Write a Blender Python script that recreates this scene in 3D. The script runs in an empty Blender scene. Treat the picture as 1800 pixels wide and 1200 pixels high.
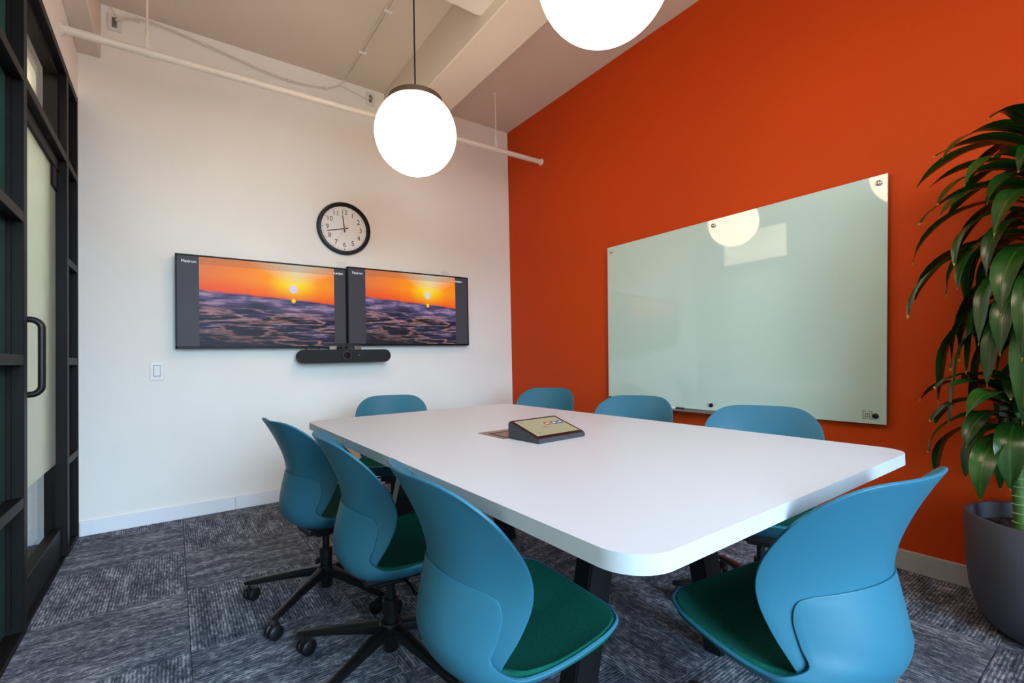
import bpy, bmesh, math, random
import numpy as np
from mathutils import Vector, Matrix

random.seed(7)
PI = math.pi
SC = bpy.context.scene
COL = SC.collection

# ------------------------------------------------------------------ camera
cam_data = bpy.data.cameras.new('camera')
cam_data.sensor_width = 36.0
cam_data.sensor_fit = 'HORIZONTAL'
cam_data.lens = 16.59
cam_data.shift_x = 0.0
cam_data.shift_y = 12.8 / 1800
cam_data.clip_start = 0.02
cam_ob = bpy.data.objects.new('camera', cam_data)
COL.objects.link(cam_ob)
yaw, pitch, roll = 0.6225, 0.0190, -0.0203
F = Vector((math.sin(yaw) * math.cos(pitch), math.cos(yaw) * math.cos(pitch), math.sin(pitch)))
R0 = Vector((math.cos(yaw), -math.sin(yaw), 0))
U0 = R0.cross(F)
R2 = R0 * math.cos(roll) + U0 * math.sin(roll)
U2 = -R0 * math.sin(roll) + U0 * math.cos(roll)
M = Matrix((R2, U2, -F)).transposed().to_4x4()
M.translation = Vector((-2.7547, -3.8455, 1.02))
cam_ob.matrix_world = M
SC.camera = cam_ob

# ------------------------------------------------------------------ world, lights, exposure
SC.view_settings.view_transform = 'Standard'
SC.view_settings.look = 'None'
SC.view_settings.exposure = 0.0
SC.view_settings.gamma = 1.0
SC.view_settings.use_curve_mapping = False
W = bpy.data.worlds.new('daylight')
SC.world = W
W.use_nodes = True
bg = W.node_tree.nodes['Background']
# open sky above the horizon, darker street and ground below it
_t = W.node_tree
_tc = _t.nodes.new('ShaderNodeTexCoord')
_sp = _t.nodes.new('ShaderNodeSeparateXYZ')
_rp = _t.nodes.new('ShaderNodeValToRGB')
_mp = _t.nodes.new('ShaderNodeMapRange')
_t.links.new(_tc.outputs['Generated'], _sp.inputs[0])
_t.links.new(_sp.outputs[2], _mp.inputs[0])
_mp.inputs[1].default_value = -1.0
_mp.inputs[2].default_value = 1.0
_t.links.new(_mp.outputs[0], _rp.inputs[0])
_e = _rp.color_ramp.elements
_e[0].position, _e[0].color = 0.485, (0.12, 0.125, 0.13, 1)
_e[1].position, _e[1].color = 0.53, (0.55, 0.78, 1.0, 1)
_t.links.new(_rp.outputs[0], bg.inputs[0])
bg.inputs[1].default_value = 31.0


def area(name, loc, rot, sx, sy, energy, color, portal=False):
    l = bpy.data.lights.new(name, 'AREA')
    l.shape = 'RECTANGLE'
    l.size = sx
    l.size_y = sy
    l.energy = energy
    l.color = color
    l.cycles.is_portal = portal
    o = bpy.data.objects.new(name, l)
    COL.objects.link(o)
    o.location = loc
    o.rotation_euler = rot
    return o


# daylight comes in by the window wall behind the camera
area('window_portal', (-2.27, -5.72, 1.60), (PI / 2, 0, 0), 1.75, 2.6, 10, (1, 1, 1), True)
# ceiling lamps of the corridor behind the glass wall
area('corridor_lamp', (-4.2, -1.2, 3.2), (0, 0, 0), 0.5, 2.2, 110, (1.0, 0.92, 0.78))
area('corridor_lamp', (-4.2, -4.2, 3.2), (0, 0, 0), 0.5, 2.2, 110, (1.0, 0.92, 0.78))
LAMP_STRENGTH = 10.0
LAMP_COLOR = (1.0, 0.77, 0.56)


# ------------------------------------------------------------------ material helpers
def srgb(r, g, b):
    f = lambda c: (c / 255 / 12.92) if c / 255 <= 0.04045 else ((c / 255 + 0.055) / 1.055) ** 2.4
    return (f(r), f(g), f(b), 1)


class NT:
    def __init__(self, name):
        self.m = bpy.data.materials.new(name)
        self.m.use_nodes = True
        self.t = self.m.node_tree
        self.b = self.t.nodes['Principled BSDF']
        self.out = self.t.nodes['Material Output']

    def n(self, kind, **kw):
        x = self.t.nodes.new(kind)
        for k, v in kw.items():
            setattr(x, k, v)
        return x

    def l(self, a, b):
        self.t.links.new(a, b)

    def math(self, op, a, b=None, c=None, clamp=False):
        x = self.n('ShaderNodeMath', operation=op, use_clamp=clamp)
        for i, v in enumerate((a, b, c)):
            if v is None:
                continue
            if isinstance(v, (int, float)):
                x.inputs[i].default_value = v
            else:
                self.l(v, x.inputs[i])
        return x.outputs[0]

    def mix(self, fac, a, b):
        x = self.n('ShaderNodeMix', data_type='RGBA')
        for i, v in ((0, fac), (6, a), (7, b)):
            if isinstance(v, (int, float)):
                x.inputs[i].default_value = v
            elif isinstance(v, tuple):
                x.inputs[i].default_value = v
            else:
                self.l(v, x.inputs[i])
        return x.outputs[2]

    def ramp(self, fac, stops):
        x = self.n('ShaderNodeValToRGB')
        e = x.color_ramp.elements
        e[0].position, e[0].color = stops[0]
        e[1].position, e[1].color = stops[-1]
        for p, c in stops[1:-1]:
            q = e.new(p)
            q.color = c
        self.l(fac, x.inputs[0])
        return x.outputs[0]

    def noise(self, scale, detail=3, vec=None, rough=0.5):
        x = self.n('ShaderNodeTexNoise')
        x.inputs['Scale'].default_value = scale
        x.inputs['Detail'].default_value = detail
        x.inputs['Roughness'].default_value = rough
        if vec is not None:
            self.l(vec, x.inputs['Vector'])
        return x.outputs['Fac']

    def coord(self, which='Object', scale=None, loc=None):
        x = self.n('ShaderNodeTexCoord')
        v = x.outputs[which]
        if scale or loc:
            mp = self.n('ShaderNodeMapping')
            self.l(v, mp.inputs[0])
            if scale:
                mp.inputs['Scale'].default_value = scale
            if loc:
                mp.inputs['Location'].default_value = loc
            v = mp.outputs[0]
        return v

    def bump(self, h, strength=0.2, dist=0.01):
        x = self.n('ShaderNodeBump')
        x.inputs['Strength'].default_value = strength
        x.inputs['Distance'].default_value = dist
        self.l(h, x.inputs['Height'])
        self.l(x.outputs[0], self.b.inputs['Normal'])


def mat(name, col, rough=0.5, metal=0.0, spec=0.5, vary=0.0, vscale=3.0, bump=0.0, bscale=200, coat=0.0):
    k = NT(name)
    b = k.b
    b.inputs['Base Color'].default_value = col
    b.inputs['Roughness'].default_value = rough
    b.inputs['Metallic'].default_value = metal
    b.inputs['Specular IOR Level'].default_value = spec
    if coat:
        b.inputs['Coat Weight'].default_value = coat
        b.inputs['Coat Roughness'].default_value = 0.05
    co = k.coord()
    if vary:
        f = k.noise(vscale, 4, co)
        d = tuple(c * (1 - vary) for c in col[:3]) + (1,)
        h = tuple(min(1, c * (1 + vary)) for c in col[:3]) + (1,)
        k.l(k.ramp(f, [(0.3, d), (0.7, h)]), b.inputs['Base Color'])
    if bump:
        k.bump(k.noise(bscale, 2, co), bump, 0.002)
    return k.m


def emis(name, col, strength):
    k = NT(name)
    k.b.inputs['Base Color'].default_value = (0.01, 0.01, 0.01, 1)
    k.b.inputs['Emission Color'].default_value = col
    k.b.inputs['Emission Strength'].default_value = strength
    k.b.inputs['Roughness'].default_value = 0.4
    k.b.inputs['Specular IOR Level'].default_value = 0.12
    return k.m


def carpet_mat():
    k = NT('carpet_loop_pile')
    tc = k.n('ShaderNodeTexCoord')
    oi = k.n('ShaderNodeObjectInfo')
    add = k.n('ShaderNodeVectorMath', operation='MULTIPLY_ADD')
    comb = k.n('ShaderNodeCombineXYZ')
    k.l(oi.outputs['Random'], comb.inputs[0])
    k.l(oi.outputs['Random'], comb.inputs[1])
    k.l(comb.outputs[0], add.inputs[0])
    add.inputs[1].default_value = (57, 91, 0)
    k.l(tc.outputs['Object'], add.inputs[2])
    v = add.outputs[0]

    def st(sx, sy):
        mp = k.n('ShaderNodeMapping')
        k.l(v, mp.inputs[0])
        mp.inputs['Scale'].default_value = (sx, sy, 1)
        return mp.outputs[0]
    sep = k.n('ShaderNodeSeparateXYZ')
    k.l(v, sep.inputs[0])
    wob = k.noise(1.0, 2, st(14, 40))
    ph = k.math('ADD', k.math('MULTIPLY', sep.outputs[1], 2 * PI / 0.011), k.math('MULTIPLY', wob, 5.0))
    rib = k.math('MULTIPLY_ADD', k.math('SINE', ph), 0.5, 0.5)
    dash = k.noise(1.0, 2, st(34, 75))
    fine = k.noise(1.0, 2, st(120, 330))
    patch = k.noise(1.0, 3, st(5, 16))
    f = k.math('ADD', k.math('MULTIPLY', rib, 0.13), k.math('MULTIPLY', dash, 0.55))
    f = k.math('ADD', f, k.math('MULTIPLY', fine, 0.35))
    f = k.math('ADD', f, k.math('MULTIPLY', patch, 0.45))
    c = k.ramp(f, [(0.52, srgb(40, 43, 53)), (0.68, srgb(78, 83, 95)), (0.78, srgb(106, 111, 123)), (0.95, srgb(186, 189, 196))])
    k.l(c, k.b.inputs['Base Color'])
    k.b.inputs['Roughness'].default_value = 0.95
    k.b.inputs['Specular IOR Level'].default_value = 0.1
    k.bump(f, 0.7, 0.006)
    return k.m


def plaster(name, col, bump=0.12, rough=0.65, spots=True, spec=0.35):
    k = NT(name)
    co = k.coord()
    f = k.noise(1.4, 4, co)
    d = tuple(c * 0.965 for c in col[:3]) + (1,)
    h = tuple(min(1, c * 1.02) for c in col[:3]) + (1,)
    c = k.ramp(f, [(0.3, d), (0.7, h)])
    if spots:                                   # a few filled nail holes
        v = k.n('ShaderNodeTexVoronoi')
        v.inputs['Scale'].default_value = 1.6
        k.l(co, v.inputs['Vector'])
        s = k.math('LESS_THAN', v.outputs['Distance'], 0.012)
        c = k.mix(k.math('MULTIPLY', s, 0.25), c, (0.12, 0.09, 0.07, 1))
    k.l(c, k.b.inputs['Base Color'])
    k.b.inputs['Roughness'].default_value = rough
    k.b.inputs['Specular IOR Level'].default_value = spec
    hgt = k.math('ADD', k.math('MULTIPLY', k.noise(3.0, 3, co), 3.0), k.noise(70, 3, co))
    k.bump(hgt, bump, 0.004)
    return k.m


def glass_mat(name, tint, rough=0.0, frost=0.0):
    k = NT(name)
    tr = k.n('ShaderNodeBsdfTransparent')
    tr.inputs[0].default_value = tint
    gl = k.n('ShaderNodeBsdfGlossy')
    gl.inputs['Roughness'].default_value = rough
    gl.inputs[0].default_value = (1, 1, 1, 1)
    fr = k.n('ShaderNodeFresnel')
    fr.inputs[0].default_value = 1.45
    base = tr.outputs[0]
    if frost:
        tl = k.n('ShaderNodeBsdfTranslucent')
        tl.inputs[0].default_value = tint
        df = k.n('ShaderNodeBsdfDiffuse')
        df.inputs[0].default_value = tint
        m0 = k.n('ShaderNodeMixShader')
        m0.inputs[0].default_value = 0.4
        k.l(tl.outputs[0], m0.inputs[1])
        k.l(df.outputs[0], m0.inputs[2])
        m1 = k.n('ShaderNodeMixShader')
        m1.inputs[0].default_value = frost
        k.l(tr.outputs[0], m1.inputs[1])
        k.l(m0.outputs[0], m1.inputs[2])
        base = m1.outputs[0]
    mx = k.n('ShaderNodeMixShader')
    k.l(k.math('MULTIPLY', fr.outputs[0], 0.8), mx.inputs[0])
    k.l(base, mx.inputs[1])
    k.l(gl.outputs[0], mx.inputs[2])
    k.l(mx.outputs[0], k.out.inputs[0])
    return k.m


def sunset_mat(name):
    """the picture shown on the screens: a low sun over a choppy sea"""
    k = NT(name)
    sep = k.n('ShaderNodeSeparateXYZ')
    k.l(k.coord('UV'), sep.inputs[0])
    u, v = sep.outputs[0], sep.outputs[1]
    wob = k.noise(1.0, 2, k.coord('UV', (7, 3, 1)))
    hz = k.math('ADD', k.math('MULTIPLY', u, -0.095), k.math('ADD', 0.595, k.math('MULTIPLY', wob, 0.05)))
    dv = k.math('SUBTRACT', v, hz)
    # sky
    dx = k.math('MULTIPLY', k.math('SUBTRACT', u, 0.667), 1.35)
    dy = k.math('SUBTRACT', v, 0.70)
    d = k.math('SQRT', k.math('ADD', k.math('MULTIPLY', dx, dx), k.math('MULTIPLY', dy, dy)))
    sky = k.ramp(d, [(0.0, srgb(255, 238, 60)), (0.12, srgb(255, 210, 0)), (0.28, srgb(255, 150, 8)), (0.55, srgb(246, 130, 40)), (0.9, srgb(226, 120, 62))])
    low = k.math('MULTIPLY_ADD', dv, -5.0, 1.0, True)
    sky = k.mix(k.math('MULTIPLY', low, 0.85), sky, srgb(238, 62, 22))
    dx2 = k.math('DIVIDE', k.math('ABSOLUTE', k.math('SUBTRACT', u, 0.70)), k.math('MULTIPLY_ADD', k.math('SUBTRACT', v, 0.66), 1.1, 0.02))
    pale = k.math('MULTIPLY', k.math('SUBTRACT', 1.0, dx2, None, True), k.math('MULTIPLY', k.math('SUBTRACT', v, 0.74, None, True), 4.0, None, True))
    sky = k.mix(pale, sky, srgb(215, 225, 205))
    sky = k.mix(k.math('MULTIPLY', k.math('GREATER_THAN', v, 0.915), 0.38), sky, srgb(135, 105, 90))
    dxs = k.math('MULTIPLY', k.math('SUBTRACT', u, 0.667), 1.72)
    ds = k.math('SQRT', k.math('ADD', k.math('MULTIPLY', dxs, dxs), k.math('MULTIPLY', dy, dy)))
    sky = k.mix(k.math('MULTIPLY', k.math('SUBTRACT', 0.056, ds), 90, None, True), sky, srgb(216, 208, 245))
    # sea
    band = k.noise(1.0, 4, k.coord('UV', (4.0, 16, 1)), 0.55)
    x = k.n('ShaderNodeMapping')
    k.l(k.coord('UV'), x.inputs[0])
    x.inputs['Rotation'].default_value = (0, 0, 0.30)
    x.inputs['Scale'].default_value = (3.0, 17, 1)
    nz = k.n('ShaderNodeTexNoise')
    nz.inputs['Scale'].default_value = 1.0
    nz.inputs['Detail'].default_value = 8
    nz.inputs['Roughness'].default_value = 0.6
    nz.inputs['Distortion'].default_value = 1.6
    k.l(x.outputs[0], nz.inputs['Vector'])
    near = k.ramp(nz.outputs['Fac'], [(0.40, srgb(16, 15, 28)), (0.50, srgb(34, 31, 56)), (0.58, srgb(70, 63, 104)), (0.64, srgb(150, 118, 140)), (0.72, srgb(236, 176, 140))])
    x2 = k.n('ShaderNodeMapping')
    k.l(k.coord('UV'), x2.inputs[0])
    x2.inputs['Rotation'].default_value = (0, 0, 0.34)
    x2.inputs['Scale'].default_value = (1.7, 8.5, 1)
    rn = k.n('ShaderNodeTexNoise')
    rn.inputs['Scale'].default_value = 1.0
    rn.inputs['Detail'].default_value = 4
    rn.inputs['Distortion'].default_value = 0.15
    k.l(x2.outputs[0], rn.inputs['Vector'])
    rd = k.math('ABSOLUTE', k.math('SUBTRACT', rn.outputs['Fac'], 0.5))
    crest = k.math('MULTIPLY_ADD', rd, -30.0, 1.0, True)
    near = k.mix(k.math('MULTIPLY', k.math('GREATER_THAN', rn.outputs['Fac'], 0.5), 0.6), near, srgb(20, 18, 32))
    near = k.mix(k.math('MULTIPLY', k.math('MULTIPLY', crest, nz.outputs['Fac']), 1.1, None, True), near, srgb(214, 160, 156))
    dark = k.math('MULTIPLY', k.math('MULTIPLY_ADD', v, -2.4, 1.0, True), k.math('MULTIPLY_ADD', u, -1.1, 1.15, True))
    near = k.mix(k.math('MULTIPLY', dark, 0.85), near, srgb(24, 22, 30))
    far = k.ramp(band, [(0.38, srgb(46, 42, 74)), (0.52, srgb(92, 80, 122)), (0.63, srgb(160, 132, 160)), (0.72, srgb(206, 168, 178))])
    sea = k.mix(k.math('MULTIPLY', k.math('ADD', dv, 0.22), 7.0, None, True), near, far)
    dyr = k.math('SUBTRACT', v, 0.556)
    dr = k.math('SQRT', k.math('ADD', k.math('MULTIPLY', dxs, dxs), k.math('MULTIPLY', dyr, dyr)))
    c = k.mix(k.math('MULTIPLY', dv, 40, None, True), sea, sky)
    c = k.mix(k.math('MULTIPLY', k.math('SUBTRACT', 0.034, dr), 70, None, True), c, srgb(255, 214, 0))
    k.b.inputs['Base Color'].default_value = (0.01, 0.01, 0.01, 1)
    k.l(c, k.b.inputs['Emission Color'])
    k.b.inputs['Emission Strength'].default_value = 0.95
    k.b.inputs['Roughness'].default_value = 0.4
    k.b.inputs['Specular IOR Level'].default_value = 0.12
    return k.m


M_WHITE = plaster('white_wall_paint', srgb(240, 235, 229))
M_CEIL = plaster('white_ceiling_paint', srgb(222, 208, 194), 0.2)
M_ORANGE = plaster('orange_wall_paint', srgb(198, 66, 14), 0.06, 0.6, False, 0.15)
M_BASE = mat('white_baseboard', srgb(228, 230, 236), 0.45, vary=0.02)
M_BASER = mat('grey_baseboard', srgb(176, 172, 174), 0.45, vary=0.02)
M_CARPET = carpet_mat()
M_SUB = mat('carpet_underlay', srgb(26, 28, 34), 0.95)
M_BLACK = mat('black_bronze_frame', srgb(20, 17, 17), 0.5, 0.0, 0.14, 0.12, 8, 0.05, 300)
M_BLACKM = mat('black_satin_metal', srgb(15, 15, 16), 0.34, 0.0, 0.4, 0.1, 9)
M_BLACKP = mat('black_plastic', srgb(14, 14, 15), 0.45, 0, 0.4, 0.1, 9)
M_CHROME = mat('brushed_chrome', srgb(200, 196, 188), 0.2, 1.0, vary=0.05)
M_BLUE = mat('blue_grey_plastic', srgb(42, 100, 122), 0.45, 0, 0.3, 0.015, 4, 0.06, 900)
M_GREEN = mat('green_seat_fabric', srgb(8, 84, 70), 0.9, 0, 0.15, 0.18, 160, 0.5, 700)
M_TABLE = mat('white_laminate', srgb(204, 207, 216), 0.38, 0, 0.5, 0.008, 3)
M_EDGE = mat('pale_grey_edge_band', srgb(180, 184, 190), 0.45, 0, 0.5, 0.02, 20)
M_BRONZE = mat('bronze_hatch', srgb(150, 128, 110), 0.35, 0.7, vary=0.06)
M_BOARD = mat('pale_green_glass', srgb(192, 211, 201), 0.03, 0, 0.7, 0.005, 2)
M_TVBEZ = mat('black_tv_bezel', srgb(16, 15, 17), 0.4, spec=0.15, vary=0.05)
M_SIDE = emis('grey_screen_border', srgb(70, 68, 78), 0.7)
M_TEXT = emis('white_screen_lettering', srgb(235, 235, 245), 1.0)
M_TEXTD = emis('dim_screen_lettering', srgb(225, 190, 170), 0.8)
M_PIC = sunset_mat('sunset_sea_picture')
M_LED = emis('blue_led', srgb(40, 140, 200), 1.0)
M_CLOCKF = mat('clock_face_white', srgb(232, 230, 228), 0.4, vary=0.01)
M_INK = mat('black_ink', srgb(25, 25, 26), 0.5, vary=0.05)
M_INKR = mat('red_second_hand', srgb(190, 120, 120), 0.5, vary=0.05)
M_PIPE = mat('white_painted_pipe', srgb(226, 218, 208), 0.4, vary=0.03)
M_PLATE = mat('white_plastic_plate', srgb(226, 222, 218), 0.35, vary=0.01)
M_GREYP = mat('grey_socket_plastic', srgb(120, 112, 104), 0.5, vary=0.05)
M_CABLE = mat('cream_cable', srgb(222, 210, 196), 0.5, vary=0.05)
M_POT = mat('dark_grey_planter', srgb(74, 73, 82), 0.5, 0, 0.3, 0.04, 6, 0.1, 300)
M_GLASS = glass_mat('clear_glass', (0.93, 0.96, 0.92, 1))
M_FROST = glass_mat('frosted_glass', (0.80, 0.90, 0.82, 1), 0.15, 0.93)
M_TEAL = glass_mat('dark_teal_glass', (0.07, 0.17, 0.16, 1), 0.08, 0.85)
M_WOOD = mat('corridor_oak_floor', srgb(150, 130, 98), 0.5, vary=0.25, vscale=6)
M_INFILL = mat('dark_infill_panel', srgb(34, 26, 22), 0.6, vary=0.1)


def opal_mat():
    k = NT('opal_glass_lit')
    k.b.inputs['Base Color'].default_value = (0.85, 0.82, 0.78, 1)
    k.b.inputs['Emission Color'].default_value = LAMP_COLOR + (1,)
    k.b.inputs['Emission Strength'].default_value = LAMP_STRENGTH
    k.b.inputs['Roughness'].default_value = 0.2
    return k.m


M_OPAL = opal_mat()


def soil_mat():
    k = NT('potting_soil')
    co = k.coord()
    f = k.noise(90, 5, co, 0.7)
    k.l(k.ramp(f, [(0.35, srgb(22, 14, 10)), (0.55, srgb(64, 44, 34)), (0.68, srgb(150, 122, 104))]), k.b.inputs['Base Color'])
    k.b.inputs['Roughness'].default_value = 0.95
    k.bump(f, 1.0, 0.02)
    return k.m


def leaf_mat():
    k = NT('dark_green_leaf')
    sep = k.n('ShaderNodeSeparateXYZ')
    k.l(k.coord('UV'), sep.inputs[0])
    stripe = k.noise(1.0, 2, k.coord('UV', (26, 1.2, 1)))
    oi = k.n('ShaderNodeObjectInfo')
    c = k.ramp(stripe, [(0.3, srgb(9, 30, 10)), (0.55, srgb(17, 50, 15)), (0.75, srgb(38, 76, 26))])
    c = k.mix(k.math('MULTIPLY', oi.outputs['Random'], 0.35), c, srgb(58, 104, 30))
    mid = k.math('LESS_THAN', k.math('ABSOLUTE', k.math('SUBTRACT', sep.outputs[0], 0.5)), 0.035)
    c = k.mix(k.math('MULTIPLY', mid, 0.35), c, srgb(70, 112, 44))
    tip = k.math('GREATER_THAN', sep.outputs[1], 0.975)
    c = k.mix(k.math('MULTIPLY', tip, 0.8), c, srgb(170, 150, 50))
    k.l(c, k.b.inputs['Base Color'])
    k.b.inputs['Roughness'].default_value = 0.24
    k.b.inputs['Specular IOR Level'].default_value = 0.6
    k.bump(stripe, 0.15, 0.003)
    return k.m


M_SOIL = soil_mat()
M_LEAF = leaf_mat()
M_STEM = mat('green_cane', srgb(74, 112, 44), 0.5, vary=0.2, vscale=30)
M_RING = mat('pale_cane_ring', srgb(170, 178, 120), 0.6, vary=0.1)
M_BARK = mat('brown_cane_bark', srgb(112, 92, 66), 0.8, vary=0.25, vscale=40, bump=0.6, bscale=120)


# ------------------------------------------------------------------ mesh helpers
def obj(name, bm, m, parent=None, smooth=True, angle=35):
    me = bpy.data.meshes.new(name)
    bmesh.ops.recalc_face_normals(bm, faces=bm.faces)
    bm.to_mesh(me)
    bm.free()
    if m is not None:
        for x in (m if isinstance(m, (list, tuple)) else [m]):
            me.materials.append(x)
    if smooth:
        me.polygons.foreach_set('use_smooth', [True] * len(me.polygons))
        me.set_sharp_from_angle(angle=math.radians(angle))
    o = bpy.data.objects.new(name, me)
    COL.objects.link(o)
    if parent is not None:
        o.parent = parent
    return o


def thing(name, label, cat, loc=(0, 0, 0), rotz=0.0, group=None):
    o = bpy.data.objects.new(name, None)
    o.empty_display_size = 0.1
    COL.objects.link(o)
    o.location = loc
    o.rotation_euler = (0, 0, rotz)
    return tag(o, label, cat, group)


def tag(o, label, cat, group=None):
    o['label'] = label
    o['category'] = cat
    if group:
        o['group'] = group
    return o


def struct(o):
    o['kind'] = 'structure'
    return o


def root(name):
    o = bpy.data.objects.new(name, None)
    o.empty_display_size = 0.1
    COL.objects.link(o)
    return struct(o)


def BM():
    return bmesh.new()


def box(bm, x0, x1, y0, y1, z0, z1, bev=0.0, seg=1):
    r = bmesh.ops.create_cube(bm, size=1.0)
    vs = r['verts']
    for v in vs:
        v.co = Vector(((x0 + x1) / 2 + v.co.x * (x1 - x0), (y0 + y1) / 2 + v.co.y * (y1 - y0), (z0 + z1) / 2 + v.co.z * (z1 - z0)))
    if bev:
        es = {e for v in vs for e in v.link_edges}
        bmesh.ops.bevel(bm, geom=list(es), offset=bev, segments=seg, affect='EDGES', profile=0.5)
    return bm


def bx(*a, **k):
    return box(BM(), *a, **k)


def lathe(bm, prof, seg=32, c=(0, 0, 0)):
    """prof: list of (radius, z); closed where radius is 0"""
    rings = []
    for r, z in prof:
        if r < 1e-6:
            rings.append([bm.verts.new((c[0], c[1], c[2] + z))])
        else:
            rings.append([bm.verts.new((c[0] + r * math.cos(2 * PI * i / seg), c[1] + r * math.sin(2 * PI * i / seg), c[2] + z)) for i in range(seg)])
    for a, b in zip(rings, rings[1:]):
        for i in range(seg):
            j = (i + 1) % seg
            if len(a) == 1 and len(b) == 1:
                continue
            if len(a) == 1:
                bm.faces.new((a[0], b[i], b[j]))
            elif len(b) == 1:
                bm.faces.new((a[i], a[j], b[0]))
            else:
                bm.faces.new((a[i], a[j], b[j], b[i]))
    return bm


def cyl(bm, p, q, r, r2=None, seg=16, caps=True):
    p, q = Vector(p), Vector(q)
    r2 = r if r2 is None else r2
    d = (q - p).normalized()
    a = d.orthogonal().normalized()
    b = d.cross(a)
    A = [bm.verts.new(p + (a * math.cos(2 * PI * i / seg) + b * math.sin(2 * PI * i / seg)) * r) for i in range(seg)]
    B = [bm.verts.new(q + (a * math.cos(2 * PI * i / seg) + b * math.sin(2 * PI * i / seg)) * r2) for i in range(seg)]
    for i in range(seg):
        j = (i + 1) % seg
        bm.faces.new((A[i], A[j], B[j], B[i]))
    if caps:
        bm.faces.new(A[::-1])
        bm.faces.new(B)
    return bm


def tube(bm, pts, r, seg=8):
    pts = [Vector(p) for p in pts]
    n = len(pts)
    rings = []
    up = None
    for i in range(n):
        t = (pts[min(i + 1, n - 1)] - pts[max(i - 1, 0)]).normalized()
        if up is None:
            up = t.orthogonal().normalized()
        up = (up - t * up.dot(t)).normalized()
        s = t.cross(up)
        rr = r[i] if isinstance(r, (list, tuple)) else r
        rings.append([bm.verts.new(pts[i] + (up * math.cos(2 * PI * k / seg) + s * math.sin(2 * PI * k / seg)) * rr) for k in range(seg)])
    for a, b in zip(rings, rings[1:]):
        for k in range(seg):
            j = (k + 1) % seg
            bm.faces.new((a[k], a[j], b[j], b[k]))
    bm.faces.new(rings[0][::-1])
    bm.faces.new(rings[-1])
    return bm


def crom(P, n):
    """Catmull-Rom through rows of numbers, n samples in all"""
    P = np.array(P, float)
    k = len(P)
    out = []
    for t in np.linspace(0, k - 1, n):
        i = min(int(t), k - 2)
        f = t - i
        p0 = P[i - 1] if i > 0 else 2 * P[0] - P[1]
        p1, p2 = P[i], P[i + 1]
        p3 = P[i + 2] if i + 2 < k else 2 * P[-1] - P[-2]
        out.append(0.5 * ((2 * p1) + (-p0 + p2) * f + (2 * p0 - 5 * p1 + 4 * p2 - p3) * f * f + (-p0 + 3 * p1 - 3 * p2 + p3) * f ** 3))
    return np.array(out)


def grid(bm, rows):
    vs = [[bm.verts.new(tuple(p)) for p in r] for r in rows]
    for a, b in zip(vs, vs[1:]):
        for i in range(len(a) - 1):
            bm.faces.new((a[i], a[i + 1], b[i + 1], b[i]))
    return bm


def prism(bm, poly, axis, a, b):
    """poly of 2-D points, extruded along an axis (0, 1 or 2) from a to b"""
    def P(p, w):
        if axis == 0:
            return (w, p[0], p[1])
        if axis == 1:
            return (p[0], w, p[1])
        return (p[0], p[1], w)
    A = [bm.verts.new(P(p, a)) for p in poly]
    B = [bm.verts.new(P(p, b)) for p in poly]
    bm.faces.new(A)
    bm.faces.new(B[::-1])
    n = len(poly)
    for i in range(n):
        j = (i + 1) % n
        bm.faces.new((A[i], B[i], B[j], A[j]))
    return bm


def round_rect(x0, x1, y0, y1, r, seg=10):
    pts = []
    for cx, cy, a0 in ((x1 - r, y1 - r, 0), (x0 + r, y1 - r, PI / 2), (x0 + r, y0 + r, PI), (x1 - r, y0 + r, 1.5 * PI)):
        for i in range(seg + 1):
            a = a0 + PI / 2 * i / seg
            pts.append((cx + r * math.cos(a), cy + r * math.sin(a)))
    return pts


def text(name, body, size, m, parent, loc, rot, align='CENTER', thick=0.0004, xscale=1.0, offset=0.0):
    cu = bpy.data.curves.new(name, 'FONT')
    cu.body = body
    cu.size = size
    cu.align_x = align
    cu.align_y = 'CENTER'
    cu.extrude = thick
    cu.offset = offset
    cu.resolution_u = 3
    t = bpy.data.objects.new(name, cu)
    COL.objects.link(t)
    dg = bpy.context.evaluated_depsgraph_get()
    me = bpy.data.meshes.new_from_object(t.evaluated_get(dg))
    bpy.data.objects.remove(t)
    bpy.data.curves.remove(cu)
    me.name = name
    me.materials.clear()
    me.materials.append(m)
    o = bpy.data.objects.new(name, me)
    COL.objects.link(o)
    o.parent = parent
    o.location = loc
    o.rotation_euler = rot
    o.scale = (xscale, 1, 1)
    return o


def copy_tree(o, parent=None):
    c = o.copy()
    COL.objects.link(c)
    c.parent = parent
    for ch in list(o.children):
        copy_tree(ch, c)
    return c


WALLROT = (PI / 2, 0, 0)                 # lettering on the back wall, read from the room
LX = -3.221                              # face of the glass wall
CZ = 3.29                                # ceiling

# ------------------------------------------------------------------ room shell
struct(obj('wall_back', bx(-5.05, 0.15, 0.0, 0.15, -0.05, CZ + 0.1), M_WHITE, smooth=False))
struct(obj('wall_right', bx(0.0, 0.15, -5.95, 0.0, -0.05, CZ + 0.1), M_ORANGE, smooth=False))
struct(obj('wall_left', bx(LX - 0.15, LX, -5.8, 0.0, 2.655, CZ), M_WHITE, smooth=False))
b = BM()
box(b, -5.05, 0.0, -5.95, -5.8, -0.05, 0.28)
box(b, -5.05, 0.0, -5.95, -5.8, 2.95, CZ + 0.1)
box(b, -5.05, -3.15, -5.95, -5.8, 0.28, 2.95)
box(b, -1.40, 0.0, -5.95, -5.8, 0.28, 2.95)
struct(obj('wall_front', b, M_WHITE, smooth=False))
struct(obj('wall_corridor', bx(-5.05, -4.9, -5.8, 0.0, 0.0, CZ), M_WHITE, smooth=False))
struct(obj('baseboard_corridor', bx(-4.9, -4.885, -5.8, 0.0, 0.0, 0.1), M_BASE, smooth=False))
struct(obj('floor_corridor', bx(-4.9, -3.36, -5.8, 0.0, -0.05, 0.0), M_WOOD, smooth=False))
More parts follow.
